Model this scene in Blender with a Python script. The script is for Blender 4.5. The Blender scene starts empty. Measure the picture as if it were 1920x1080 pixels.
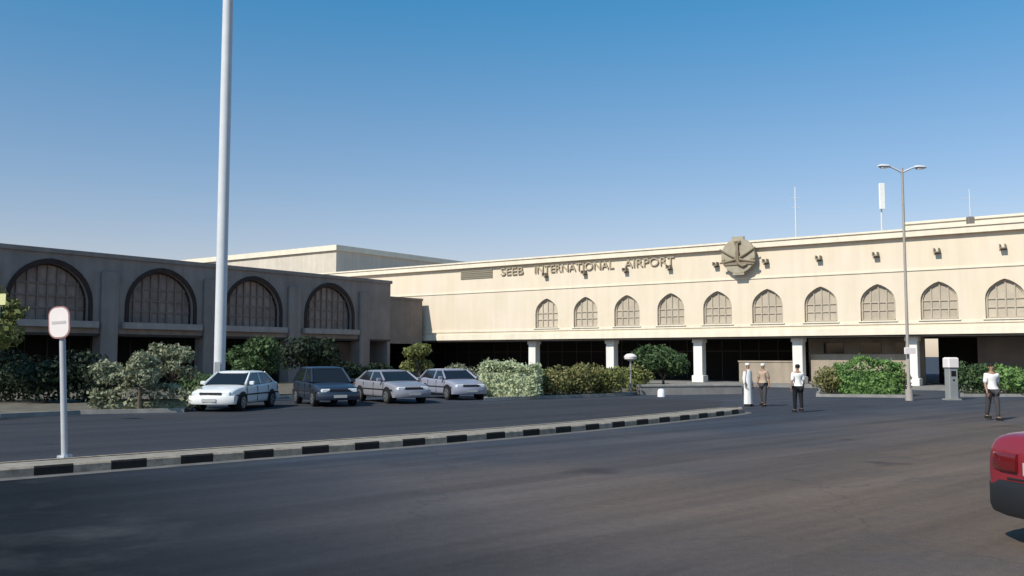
import bpy, bmesh, math, random
from mathutils import Vector, Matrix

random.seed(7)
SC = bpy.context.scene
COL = SC.collection
R = math.radians

# ------------------------------------------------------------------ camera
EYE = 1.95
FPX = 1729.0
PITCH = math.atan(128.0 / FPX)
cam_d = bpy.data.cameras.new('camera')
cam_d.sensor_width = 36.0
cam_d.lens = FPX / 1920.0 * 36.0
cam_d.clip_start = 0.1
cam_d.clip_end = 6000
cam = bpy.data.objects.new('camera', cam_d)
COL.objects.link(cam)
cam.location = (0, 0, EYE)
cam.rotation_euler = (R(90) + PITCH, 0, 0)
SC.camera = cam

# ------------------------------------------------------------------ sky and sun
SUN_DIR = Vector((-0.716, -0.698, 0)).normalized()
SUN_EL = R(42)
SUN_DIR = Vector((SUN_DIR.x * math.cos(SUN_EL), SUN_DIR.y * math.cos(SUN_EL), math.sin(SUN_EL)))
SUN_AZ = math.atan2(SUN_DIR.x, SUN_DIR.y)
world = bpy.data.worlds.new('World')
SC.world = world
world.use_nodes = True
wn = world.node_tree
bgn = wn.nodes['Background']
sky = wn.nodes.new('ShaderNodeTexSky')
sky.sky_type = 'NISHITA'
sky.sun_disc = False
sky.sun_elevation = SUN_EL
sky.sun_rotation = SUN_AZ
sky.altitude = 0
sky.air_density = 1.0
sky.dust_density = 0.6
sky.ozone_density = 2.0
# clear dry air: a deeper blue overhead than the stock sky, by elevation only
stc = wn.nodes.new('ShaderNodeTexCoord')
ssp = wn.nodes.new('ShaderNodeSeparateXYZ')
wn.links.new(stc.outputs['Generated'], ssp.inputs[0])
srp = wn.nodes.new('ShaderNodeValToRGB')
wn.links.new(ssp.outputs['Z'], srp.inputs['Fac'])
el = srp.color_ramp.elements
el[0].position = 0.10; el[0].color = (0.90, 0.77, 0.78, 1)
el[1].position = 0.37; el[1].color = (0.31, 0.82, 0.97, 1)
e_ = el.new(0.24); e_.color = (0.64, 0.79, 0.86, 1)
smx = wn.nodes.new('ShaderNodeMix'); smx.data_type = 'RGBA'; smx.blend_type = 'MULTIPLY'
smx.inputs['Factor'].default_value = 1.0
wn.links.new(sky.outputs[0], smx.inputs['A'])
wn.links.new(srp.outputs[0], smx.inputs['B'])
wn.links.new(smx.outputs['Result'], bgn.inputs['Color'])
bgn.inputs['Strength'].default_value = 0.145
sun_d = bpy.data.lights.new('sun', 'SUN')
sun_d.energy = 4.8
sun_d.angle = R(0.5)
sun_d.color = (1.0, 0.93, 0.82)
sun = bpy.data.objects.new('sun', sun_d)
COL.objects.link(sun)
sun.location = (-40, -40, 60)
sun.rotation_euler = SUN_DIR.to_track_quat('Z', 'Y').to_euler()
SC.view_settings.view_transform = 'Standard'
SC.view_settings.look = 'None'
SC.view_settings.exposure = 0.0
SC.view_settings.gamma = 1.0

# ------------------------------------------------------------------ helpers
def ground_at(px, py, z=0.0):
    """where a sight line meets the level z"""
    u = (px - 960) / FPX
    v = (540 - py) / FPX
    dy = math.cos(PITCH) - v * math.sin(PITCH)
    dz = math.sin(PITCH) + v * math.cos(PITCH)
    t = (z - EYE) / dz
    return Vector((u * t, dy * t, z))

def at_depth(px, D):
    return Vector(((px - 960) / 1734.0 * D, D, 0))

def tag(o, label=None, cat=None, group=None, kind=None):
    if label: o['label'] = label
    if cat: o['category'] = cat
    if group: o['group'] = group
    if kind: o['kind'] = kind
    return o

def thing(name, label, cat, loc=(0, 0, 0), rz=0.0, group=None):
    o = bpy.data.objects.new(name, None)
    o.empty_display_size = 0.3
    COL.objects.link(o)
    o.location = loc
    o.rotation_euler = (0, 0, rz)
    return tag(o, label, cat, group)

def copy_tree(o, parent=None):
    c = o.copy()
    COL.objects.link(c)
    c.parent = parent
    for ch in list(o.children):
        copy_tree(ch, c)
    return c

class MB:
    def __init__(self):
        self.v, self.f, self.m = [], [], []
    def add(self, vs, fs, mi=0):
        b = len(self.v)
        self.v += [tuple(p) for p in vs]
        for f in fs:
            self.f.append(tuple(i + b for i in f))
            self.m.append(mi)
        return self
    def box(self, x0, x1, y0, y1, z0, z1, mi=0, rot=None, org=None):
        vs = [(x0, y0, z0), (x1, y0, z0), (x1, y1, z0), (x0, y1, z0),
              (x0, y0, z1), (x1, y0, z1), (x1, y1, z1), (x0, y1, z1)]
        if rot is not None:
            vs = [tuple(rot @ Vector(p) + (org or Vector((0, 0, 0)))) for p in vs]
        return self.add(vs, [(0, 3, 2, 1), (4, 5, 6, 7), (0, 1, 5, 4), (1, 2, 6, 5), (2, 3, 7, 6), (3, 0, 4, 7)], mi)
    def bevel_box(self, x0, x1, y0, y1, z0, z1, b=0.05, mi=0):
        """box with chamfered vertical and top edges"""
        def ring(i, z):
            a0, a1, c0, c1 = x0 + i, x1 - i, y0 + i, y1 - i
            return [(a0 + b, c0, z), (a1 - b, c0, z), (a1, c0 + b, z), (a1, c1 - b, z),
                    (a1 - b, c1, z), (a0 + b, c1, z), (a0, c1 - b, z), (a0, c0 + b, z)]
        return self.loft([ring(0, z0), ring(0, z1 - b), ring(b, z1)], True, True, mi)
    def loft(self, rings, cap0=True, cap1=True, mi=0, closed=True):
        n = len(rings[0])
        vs = [p for r in rings for p in r]
        fs = []
        for i in range(len(rings) - 1):
            for j in range(n if closed else n - 1):
                k = (j + 1) % n
                fs.append((i * n + j, i * n + k, (i + 1) * n + k, (i + 1) * n + j))
        if cap0: fs.append(tuple(range(n - 1, -1, -1)))
        if cap1: fs.append(tuple((len(rings) - 1) * n + j for j in range(n)))
        return self.add(vs, fs, mi)
    def tube(self, pts, rads, seg=10, mi=0, cap=True):
        pts = [Vector(p) for p in pts]
        if not isinstance(rads, (list, tuple)): rads = [rads] * len(pts)
        rings = []
        for i, p in enumerate(pts):
            d = (pts[min(i + 1, len(pts) - 1)] - pts[max(i - 1, 0)]).normalized()
            up = Vector((0, 0, 1)) if abs(d.z) < 0.95 else Vector((1, 0, 0))
            a = d.cross(up).normalized()
            b = d.cross(a).normalized()
            rings.append([tuple(p + (a * math.cos(2 * math.pi * k / seg) + b * math.sin(2 * math.pi * k / seg)) * rads[i]) for k in range(seg)])
        return self.loft(rings, cap, cap, mi)
    def ball(self, c, r, seg=10, rings=7, mi=0):
        rr = r if isinstance(r, (tuple, list)) else (r, r, r)
        rs = []
        for i in range(1, rings):
            t = math.pi * i / rings
            rs.append([(c[0] + rr[0] * math.sin(t) * math.cos(2 * math.pi * k / seg),
                        c[1] + rr[1] * math.sin(t) * math.sin(2 * math.pi * k / seg),
                        c[2] - rr[2] * math.cos(t)) for k in range(seg)])
        return self.loft(rs, True, True, mi)
    def poly(self, pts, mi=0):
        return self.add(pts, [tuple(range(len(pts)))], mi)
    def prism(self, pts2, z0, z1, mi=0, mi_side=None):
        n = len(pts2)
        vs = [(p[0], p[1], z0) for p in pts2] + [(p[0], p[1], z1) for p in pts2]
        self.add(vs, [tuple(range(n, 2 * n))], mi)
        self.add(vs, [(j, (j + 1) % n, n + (j + 1) % n, n + j) for j in range(n)], mi if mi_side is None else mi_side)
        return self
    def build(self, name, mats, parent=None, smooth=False, angle=35):
        me = bpy.data.meshes.new(name)
        me.from_pydata(self.v, [], self.f)
        if not isinstance(mats, (list, tuple)): mats = [mats]
        for m in mats: me.materials.append(m)
        if any(self.m): me.polygons.foreach_set('material_index', self.m)
        bm = bmesh.new(); bm.from_mesh(me)
        bmesh.ops.recalc_face_normals(bm, faces=bm.faces)
        bm.to_mesh(me); bm.free()
        if smooth:
            me.polygons.foreach_set('use_smooth', [True] * len(me.polygons))
            try: me.set_sharp_from_angle(angle=R(angle))
            except Exception: pass
        me.update()
        o = bpy.data.objects.new(name, me)
        COL.objects.link(o)
        if parent: o.parent = parent
        return o

# ------------------------------------------------------------------ materials
def mat(name, col, rough=0.8, spec=0.3, metal=0.0, var=0.0, scale=2.0, bump=0.0, bscale=60.0,
        col2=None, coat=0.0, streak=0.0, objvar=0.0):
    m = bpy.data.materials.new(name)
    m.use_nodes = True
    nt = m.node_tree
    p = nt.nodes['Principled BSDF']
    p.inputs['Roughness'].default_value = rough
    p.inputs['Metallic'].default_value = metal
    p.inputs['Specular IOR Level'].default_value = spec
    p.inputs['Coat Weight'].default_value = coat
    c = (*col, 1)
    p.inputs['Base Color'].default_value = c
    tc = nt.nodes.new('ShaderNodeTexCoord')
    if var or col2:
        nz = nt.nodes.new('ShaderNodeTexNoise')
        nz.inputs['Scale'].default_value = scale
        nz.inputs['Detail'].default_value = 6
        nz.inputs['Roughness'].default_value = 0.65
        nt.links.new(tc.outputs['Object'], nz.inputs['Vector'])
        rp = nt.nodes.new('ShaderNodeValToRGB')
        rp.color_ramp.elements[0].position = 0.32
        rp.color_ramp.elements[1].position = 0.68
        rp.color_ramp.elements[0].color = (*[x * (1 - var) for x in col], 1)
        rp.color_ramp.elements[1].color = (*(col2 if col2 else [min(1, x * (1 + var)) for x in col]), 1)
        nt.links.new(nz.outputs['Fac'], rp.inputs['Fac'])
        last = rp.outputs['Color']
        if streak:
            mp = nt.nodes.new('ShaderNodeMapping')
            mp.inputs['Scale'].default_value = (1.4, 1.4, 0.12)
            nt.links.new(tc.outputs['Object'], mp.inputs['Vector'])
            n2 = nt.nodes.new('ShaderNodeTexNoise')
            n2.inputs['Scale'].default_value = 1.6
            n2.inputs['Detail'].default_value = 5
            nt.links.new(mp.outputs[0], n2.inputs['Vector'])
            r2 = nt.nodes.new('ShaderNodeMapRange')
            r2.inputs['From Min'].default_value = 0.35
            r2.inputs['From Max'].default_value = 0.62
            r2.inputs['To Min'].default_value = 1 - streak
            r2.inputs['To Max'].default_value = 1.0
            nt.links.new(n2.outputs['Fac'], r2.inputs['Value'])
            mx = nt.nodes.new('ShaderNodeMix'); mx.data_type = 'RGBA'; mx.blend_type = 'MULTIPLY'
            mx.inputs['Factor'].default_value = 1.0
            nt.links.new(last, mx.inputs['A'])
            nt.links.new(r2.outputs[0], mx.inputs['B'])
            last = mx.outputs['Result']
        if objvar:     # every window weathers a little differently
            oi = nt.nodes.new('ShaderNodeObjectInfo')
            r3 = nt.nodes.new('ShaderNodeMapRange')
            r3.inputs['To Min'].default_value = 1 - objvar; r3.inputs['To Max'].default_value = 1 + objvar
            nt.links.new(oi.outputs['Random'], r3.inputs['Value'])
            m3 = nt.nodes.new('ShaderNodeMix'); m3.data_type = 'RGBA'; m3.blend_type = 'MULTIPLY'
            m3.inputs['Factor'].default_value = 1.0
            nt.links.new(last, m3.inputs['A']); nt.links.new(r3.outputs[0], m3.inputs['B'])
            last = m3.outputs['Result']
        nt.links.new(last, p.inputs['Base Color'])
    if bump:
        nb = nt.nodes.new('ShaderNodeTexNoise')
        nb.inputs['Scale'].default_value = bscale
        nb.inputs['Detail'].default_value = 3
        nt.links.new(tc.outputs['Object'], nb.inputs['Vector'])
        bp = nt.nodes.new('ShaderNodeBump')
        bp.inputs['Strength'].default_value = bump
        bp.inputs['Distance'].default_value = 0.02
        nt.links.new(nb.outputs['Fac'], bp.inputs['Height'])
        nt.links.new(bp.outputs[0], p.inputs['Normal'])
    return m

def leaf_mat(name, dark, light):
    m = bpy.data.materials.new(name)
    m.use_nodes = True
    nt = m.node_tree
    p = nt.nodes['Principled BSDF']
    p.inputs['Roughness'].default_value = 0.6
    p.inputs['Specular IOR Level'].default_value = 0.25
    g = nt.nodes.new('ShaderNodeNewGeometry')
    rp = nt.nodes.new('ShaderNodeValToRGB')
    rp.color_ramp.elements[0].color = (*dark, 1)
    rp.color_ramp.elements[1].color = (*light, 1)
    nt.links.new(g.outputs['Random Per Island'], rp.inputs['Fac'])
    nt.links.new(rp.outputs[0], p.inputs['Base Color'])
    tr = nt.nodes.new('ShaderNodeBsdfTranslucent')
    nt.links.new(rp.outputs[0], tr.inputs['Color'])
    mx = nt.nodes.new('ShaderNodeMixShader')
    mx.inputs['Fac'].default_value = 0.25
    nt.links.new(p.outputs[0], mx.inputs[1])
    nt.links.new(tr.outputs[0], mx.inputs[2])
    nt.links.new(mx.outputs[0], nt.nodes['Material Output'].inputs['Surface'])
    return m

def asphalt(name, a, b, patch, ang, amount=1.0):
    """worn asphalt: fine stone grain, large dusty areas, lengthwise wear, a few oil spots and cracks"""
    m = bpy.data.materials.new(name)
    m.use_nodes = True
    nt = m.node_tree
    L = nt.links.new
    p = nt.nodes['Principled BSDF']
    p.inputs['Specular IOR Level'].default_value = 0.12
    tc = nt.nodes.new('ShaderNodeTexCoord')
    def noise(sc, det=5, vec=None, rough=0.6):
        n = nt.nodes.new('ShaderNodeTexNoise')
        n.inputs['Scale'].default_value = sc
        n.inputs['Detail'].default_value = det
        n.inputs['Roughness'].default_value = rough
        L(vec if vec else tc.outputs['Object'], n.inputs['Vector'])
        return n.outputs['Fac']
    def rng(x, a0, a1, b0, b1):
        r = nt.nodes.new('ShaderNodeMapRange')
        for k, vv in zip(('From Min', 'From Max', 'To Min', 'To Max'), (a0, a1, b0, b1)):
            r.inputs[k].default_value = vv
        L(x, r.inputs['Value'])
        return r.outputs[0]
    def mix(fac, A, B, mode='MIX'):
        x = nt.nodes.new('ShaderNodeMix'); x.data_type = 'RGBA'; x.blend_type = mode
        if isinstance(fac, float): x.inputs['Factor'].default_value = fac
        else: L(fac, x.inputs['Factor'])
        for k, vv in (('A', A), ('B', B)):
            if isinstance(vv, tuple): x.inputs[k].default_value = (*vv, 1)
            else: L(vv, x.inputs[k])
        return x.outputs['Result']
    mp = nt.nodes.new('ShaderNodeMapping')
    mp.inputs['Rotation'].default_value = (0, 0, -ang)
    L(tc.outputs['Object'], mp.inputs['Vector'])
    sp = nt.nodes.new('ShaderNodeSeparateXYZ')
    L(mp.outputs[0], sp.inputs[0])
    # dusty traffic side: grows with the distance from the kerb
    wob = noise(0.12, 4)
    ad = nt.nodes.new('ShaderNodeMath'); ad.operation = 'MULTIPLY_ADD'
    L(wob, ad.inputs[0]); ad.inputs[1].default_value = -14.0
    L(sp.outputs['Y'], ad.inputs[2])
    d1 = rng(ad.outputs[0], 9.0, 0.0, 0.0, 1.0)
    d2 = rng(sp.outputs['X'], 1.5, 11.0, 0.0, 1.0)
    dm_ = nt.nodes.new('ShaderNodeMath'); dm_.operation = 'MULTIPLY'
    L(d1, dm_.inputs[0]); L(d2, dm_.inputs[1])
    base = mix(dm_.outputs[0], a, b)
    # road colour turns darker towards its near left part, edge wobbled by noise
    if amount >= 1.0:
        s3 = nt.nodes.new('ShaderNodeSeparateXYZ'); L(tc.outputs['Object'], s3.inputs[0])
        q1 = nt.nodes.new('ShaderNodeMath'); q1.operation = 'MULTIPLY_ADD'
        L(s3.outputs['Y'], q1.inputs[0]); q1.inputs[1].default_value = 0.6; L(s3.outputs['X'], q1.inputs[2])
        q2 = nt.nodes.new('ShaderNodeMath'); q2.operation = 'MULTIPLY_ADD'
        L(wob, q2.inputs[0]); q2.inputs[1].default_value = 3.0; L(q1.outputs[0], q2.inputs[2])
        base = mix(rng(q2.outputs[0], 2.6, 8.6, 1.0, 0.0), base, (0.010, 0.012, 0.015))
    # lengthwise wear streaks
    m2 = nt.nodes.new('ShaderNodeMapping')
    m2.inputs['Scale'].default_value = (0.05, 0.8, 1)
    L(mp.outputs[0], m2.inputs['Vector'])
    st = noise(1.0, 6, m2.outputs[0])
    base = mix(1.0, base, rng(st, 0.3, 0.7, 1.0 - 0.38 * amount, 1.0 + 0.26 * amount), 'MULTIPLY')
    big = noise(0.35, 6)
    base = mix(rng(big, 0.54, 0.72, 0.0, 0.55 * amount), base, patch)
    gr = noise(55, 3)
    base = mix(1.0, base, rng(gr, 0.25, 0.75, 0.66, 1.34), 'MULTIPLY')
    g2 = noise(7, 5, None, 0.75)
    base = mix(1.0, base, rng(g2, 0.3, 0.7, 0.86, 1.14), 'MULTIPLY')
    # cracks
    vo = nt.nodes.new('ShaderNodeTexVoronoi')
    vo.feature = 'DISTANCE_TO_EDGE'
    vo.inputs['Scale'].default_value = 0.16
    wv = nt.nodes.new('ShaderNodeVectorMath'); wv.operation = 'MULTIPLY_ADD'
    nn = nt.nodes.new('ShaderNodeTexNoise'); nn.inputs['Scale'].default_value = 0.9; nn.inputs['Detail'].default_value = 5
    L(tc.outputs['Object'], nn.inputs['Vector'])
    L(nn.outputs['Color'], wv.inputs[0]); wv.inputs[1].default_value = (1.6, 1.6, 0)
    L(tc.outputs['Object'], wv.inputs[2])
    L(wv.outputs[0], vo.inputs['Vector'])
    base = mix(rng(vo.outputs['Distance'], 0.0, 0.005, 0.24 * amount, 0.0), base, (0.02, 0.02, 0.022))
    # oil spots
    v2 = nt.nodes.new('ShaderNodeTexVoronoi'); v2.inputs['Scale'].default_value = 0.35
    L(wv.outputs[0], v2.inputs['Vector'])
    base = mix(rng(v2.outputs['Distance'], 0.05, 0.16, 0.5 * amount, 0.0), base, (0.025, 0.025, 0.027))
    L(base, p.inputs['Base Color'])
    L(rng(big, 0.3, 0.7, 0.72, 0.92), p.inputs['Roughness'])
    bp = nt.nodes.new('ShaderNodeBump')
    bp.inputs['Strength'].default_value = 0.35
    bp.inputs['Distance'].default_value = 0.01
    L(noise(90, 3), bp.inputs['Height'])
    L(bp.outputs[0], p.inputs['Normal'])
    return m

KANG = math.atan2(6.7, 7.58)
M = {}
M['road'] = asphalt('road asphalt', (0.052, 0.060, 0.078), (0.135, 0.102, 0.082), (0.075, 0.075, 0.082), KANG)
M['lane'] = asphalt('lane asphalt', (0.046, 0.047, 0.055), (0.05, 0.05, 0.055), (0.055, 0.055, 0.06), KANG, 0.7)
M['pave'] = mat('pavement concrete', (0.22, 0.21, 0.20), 0.9, var=0.2, scale=1.2, bump=0.2)
M['soil'] = mat('dry soil', (0.13, 0.115, 0.09), 0.95, var=0.35, scale=1.5, bump=0.6, bscale=20)
M['kerb_stone'] = mat('kerb stone', (0.26, 0.25, 0.235), 0.9, var=0.2, scale=2, bump=0.2)
M['cream_paint'] = mat('worn cream kerb paint', (0.30, 0.255, 0.205), 0.8, var=0.35, scale=6, bump=0.2)
M['black_paint'] = mat('worn black kerb paint', (0.012, 0.011, 0.011), 0.7, var=0.4, scale=6, bump=0.2)
M['island_top'] = mat('dusty island paving', (0.27, 0.24, 0.20), 0.9, var=0.25, scale=3, bump=0.3)
M['stucco'] = mat('cream stucco', (0.75, 0.64, 0.475), 0.9, 0.2, var=0.04, scale=0.35, bump=0.12, bscale=40, col2=(0.77, 0.65, 0.53), streak=0.06)
M['trim'] = mat('pale cream trim', (0.80, 0.71, 0.57), 0.85, 0.2, var=0.06, scale=1.0, bump=0.08, streak=0.08)
M['column_white'] = mat('off-white column paint', (0.80, 0.77, 0.72), 0.8, 0.2, var=0.05, scale=1.5, streak=0.1)
M['tan_screen'] = mat('tan window screen', (0.49, 0.42, 0.33), 0.85, var=0.12, scale=1.2, objvar=0.14)
M['tan_frame'] = mat('tan window frame', (0.46, 0.39, 0.305), 0.8, var=0.08)
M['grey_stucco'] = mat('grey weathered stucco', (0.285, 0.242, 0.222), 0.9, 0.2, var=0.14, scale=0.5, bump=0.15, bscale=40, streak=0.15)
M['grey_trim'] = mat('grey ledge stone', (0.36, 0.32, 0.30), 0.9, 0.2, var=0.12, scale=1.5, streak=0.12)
M['dark_arch'] = mat('dark brown arch moulding', (0.040, 0.026, 0.023), 0.8, var=0.2)
M['dark_screen'] = mat('dark grey arch screen', (0.30, 0.225, 0.19), 0.8, var=0.3, scale=1.2, objvar=0.15)
M['dark_bar'] = mat('dark metal bar', (0.075, 0.07, 0.07), 0.6)
M['arch_bar'] = mat('grey arch screen bar', (0.21, 0.165, 0.145), 0.7)
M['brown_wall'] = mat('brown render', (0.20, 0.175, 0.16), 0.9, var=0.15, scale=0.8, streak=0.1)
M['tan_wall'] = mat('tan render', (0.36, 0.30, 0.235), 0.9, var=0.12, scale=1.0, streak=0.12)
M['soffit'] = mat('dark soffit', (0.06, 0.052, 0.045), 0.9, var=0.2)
M['glass_dark'] = mat('dark glass', (0.008, 0.009, 0.010), 0.12, 0.4)
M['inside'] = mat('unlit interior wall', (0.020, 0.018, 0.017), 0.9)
M['upper_dark'] = mat('upper storey render', (0.62, 0.55, 0.46), 0.9, var=0.08, scale=0.4, streak=0.1)
M['roofing'] = mat('roof screed', (0.30, 0.28, 0.26), 0.9, var=0.15)
M['white_metal'] = mat('white painted metal', (0.78, 0.78, 0.77), 0.45, var=0.05)
M['galv'] = mat('galvanised steel', (0.42, 0.43, 0.45), 0.45, metal=0.55, var=0.1, scale=3)
M['mast'] = mat('pale grey painted mast', (0.62, 0.63, 0.65), 0.5, var=0.05, scale=2)
M['brown_metal'] = mat('dull pale lamp post', (0.36, 0.32, 0.285), 0.6, var=0.1)
M['lamp_glass'] = mat('lamp lens', (0.70, 0.74, 0.78), 0.2, 0.5)
M['emblem_plate'] = mat('grey green emblem plate', (0.37, 0.32, 0.235), 0.6, var=0.15, scale=2)
M['emblem_dark'] = mat('dark bronze emblem relief', (0.24, 0.19, 0.13), 0.6)
M['letter'] = mat('bronze lettering', (0.40, 0.335, 0.24), 0.7)
M['vent'] = mat('olive vent grille', (0.27, 0.24, 0.18), 0.7)
M['bark'] = mat('bark', (0.10, 0.08, 0.06), 0.95, var=0.3, scale=8, bump=0.6, bscale=30)
M['tyre'] = mat('tyre rubber', (0.014, 0.014, 0.015), 0.85)
M['rim'] = mat('wheel rim', (0.45, 0.45, 0.46), 0.35, metal=0.8)
M['plastic'] = mat('black plastic trim', (0.018, 0.019, 0.021), 0.55)
M['car_glass'] = mat('car glass', (0.012, 0.014, 0.016), 0.06, 0.6)
M['tail'] = mat('tail lamp lens', (0.13, 0.008, 0.010), 0.15, 0.5, coat=0.5)
M['head'] = mat('headlamp lens', (0.75, 0.78, 0.8), 0.12, 0.6)
M['plate'] = mat('number plate', (0.42, 0.42, 0.40), 0.5)
for nm, c in (('white', (0.75, 0.75, 0.74)), ('navy', (0.022, 0.032, 0.055)), ('silver', (0.24, 0.24, 0.275)),
              ('lavender', (0.27, 0.275, 0.345)), ('grey', (0.27, 0.28, 0.29)), ('red', (0.22, 0.018, 0.028))):
    M['paint_' + nm] = mat(nm + ' car paint', c, 0.32, 0.5, coat=0.5, var=0.04, scale=3)
M['skin'] = mat('skin', (0.33, 0.19, 0.12), 0.6)
M['hair'] = mat('black hair', (0.012, 0.010, 0.009), 0.7)
M['cloth_white'] = mat('white cotton', (0.78, 0.76, 0.73), 0.9, var=0.04, scale=6)
M['cloth_black'] = mat('black cloth', (0.012, 0.012, 0.015), 0.9)
M['cloth_grey'] = mat('charcoal cloth', (0.06, 0.055, 0.06), 0.9)
M['cloth_tan'] = mat('tan cloth', (0.42, 0.31, 0.23), 0.9)
M['shoe'] = mat('dark leather', (0.02, 0.016, 0.014), 0.5)
M['sign_pole'] = mat('grey sign pole', (0.45, 0.45, 0.47), 0.5, var=0.08, scale=4)
M['sign_white'] = mat('white sign face', (0.80, 0.72, 0.69), 0.5, var=0.04, scale=5)
M['sign_rim'] = mat('faded red sign rim', (0.34, 0.17, 0.16), 0.6)
M['sign_grey'] = mat('faded grey sign mark', (0.52, 0.48, 0.47), 0.6)
M['yellow'] = mat('pale yellow sign face', (0.62, 0.60, 0.30), 0.6)
M['leaf_dark'] = leaf_mat('dark leaves', (0.012, 0.020, 0.012), (0.045, 0.065, 0.034))
M['leaf_mid'] = leaf_mat('green leaves', (0.035, 0.065, 0.024), (0.105, 0.165, 0.065))
M['leaf_pale'] = leaf_mat('dusty pale leaves', (0.15, 0.165, 0.095), (0.38, 0.40, 0.27))
M['leaf_olive'] = leaf_mat('olive leaves', (0.10, 0.115, 0.034), (0.28, 0.29, 0.10))
M['leaf_yellow'] = leaf_mat('yellow green leaves', (0.13, 0.16, 0.05), (0.33, 0.36, 0.15))
M['leaf_brown'] = leaf_mat('olive leaves with dry brown tips', (0.11, 0.115, 0.036), (0.30, 0.28, 0.115))
M['leaf_bright'] = leaf_mat('bright green leaves', (0.09, 0.17, 0.045), (0.21, 0.35, 0.11))
M['leaf_palegreen'] = leaf_mat('pale clipped leaves', (0.42, 0.47, 0.28), (0.56, 0.60, 0.40))

# ------------------------------------------------------------------ setting: ground, road, island, beds
def struct(o): o['kind'] = 'structure'; return o

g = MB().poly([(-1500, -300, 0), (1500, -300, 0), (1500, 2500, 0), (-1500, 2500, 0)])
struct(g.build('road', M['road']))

# traffic island with striped kerb: front edge line on the ground
isl = [Vector((-24.0, 0.4)), Vector((-8.22, 14.89)), Vector((-0.25, 21.95)), Vector((4.80, 27.72)), Vector((8.7, 32.8))]
def resample(pts, step):
    out, acc = [pts[0].copy()], 0.0
    for a, b in zip(pts, pts[1:]):
        L_ = (b - a).length
        d = step - acc
        while d <= L_ + 1e-6:
            out.append(a.lerp(b, d / L_))
            d += step
        acc = L_ - (d - step)
    return out
# smooth the corners a little
def chaikin(pts, n=2):
    for _ in range(n):
        q = [pts[0]]
        for a, b in zip(pts, pts[1:]):
            q += [a.lerp(b, 0.25), a.lerp(b, 0.75)]
        pts = q + [pts[-1]]
    return pts
fr = resample(chaikin(isl), 0.61)
WID, KH = 1.05, 0.16
mbk, mbt = MB(), MB()
fro, bac, fri, bai = [], [], [], []
for i, p in enumerate(fr):
    d = (fr[min(i + 1, len(fr) - 1)] - fr[max(i - 1, 0)]).normalized()
    n_ = Vector((-d.y, d.x))
    k = min(1.0, (len(fr) - 1 - i) / 3.0)
    w = WID * math.sqrt(max(0.02, 1 - (1 - k) ** 2))
    mid = p + n_ * WID * 0.5
    fro.append(mid - n_ * w * .5); bac.append(mid + n_ * w * .5)
    ins = min(0.16, w * 0.25)
    fri.append(mid - n_ * (w * .5 - ins)); bai.append(mid + n_ * (w * .5 - ins))
for i in range(len(fr) - 1):
    mi = 1 if i % 2 == 0 else 0
    for o_, i_ in ((fro, fri), (bac, bai)):
        a, b, c, d = o_[i], o_[i + 1], i_[i + 1], i_[i]
        ch = 0.03
        a2, b2 = a.lerp(d, 0.2), b.lerp(c, 0.2)
        mbk.add([(a.x, a.y, 0), (b.x, b.y, 0), (b.x, b.y, KH - ch), (a.x, a.y, KH - ch)], [(0, 1, 2, 3)], mi)
        mbk.add([(a.x, a.y, KH - ch), (b.x, b.y, KH - ch), (b2.x, b2.y, KH), (a2.x, a2.y, KH)], [(0, 1, 2, 3)], mi)
        mbk.add([(a2.x, a2.y, KH), (b2.x, b2.y, KH), (c.x, c.y, KH), (d.x, d.y, KH)], [(0, 1, 2, 3)], 0)
    a, b, c, d = fri[i], fri[i + 1], bai[i + 1], bai[i]
    mbt.add([(a.x, a.y, KH - 0.012), (b.x, b.y, KH - 0.012), (c.x, c.y, KH - 0.012), (d.x, d.y, KH - 0.012)], [(0, 1, 2, 3)], 0)
e0, e1 = fro[-1], bac[-1]
mbk.add([(e0.x, e0.y, 0), (e1.x, e1.y, 0), (e1.x, e1.y, KH), (e0.x, e0.y, KH)], [(0, 1, 2, 3)], 0)
ti = struct(mbt.build('traffic_island', M['island_top']))
struct(mbk.build('kerb', [M['cream_paint'], M['black_paint']], ti))
# gutter of pale concrete along the island
mg = MB()
for i in range(len(fr) - 1):
    d = (fr[i + 1] - fr[i]).normalized(); n_ = Vector((d.y, -d.x))
    a, b = fro[i], fro[i + 1]; c, e = b + n_ * 0.32, a + n_ * 0.32
    mg.add([(a.x, a.y, 0.004), (b.x, b.y, 0.004), (c.x, c.y, 0.004), (e.x, e.y, 0.004)], [(0, 1, 2, 3)])
struct(mg.build('gutter', mat('dusty concrete gutter', (0.135, 0.13, 0.125), 0.9, var=0.25, scale=2.5)))

# service lane behind the island
ln = [(p.x, p.y, 0.004) for p in bac[2:-2]]
back = [ground_at(1360, 752), ground_at(1180, 747), ground_at(1000, 752), ground_at(905, 757), ground_at(700, 750),
        ground_at(540, 752), ground_at(380, 762), ground_at(345, 776), ground_at(150, 781), ground_at(0, 788), Vector((-36, 26, 0))]
struct(MB().poly(ln + [(p.x, p.y, 0.004) for p in back]).build('service_lane', M['lane']))

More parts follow.
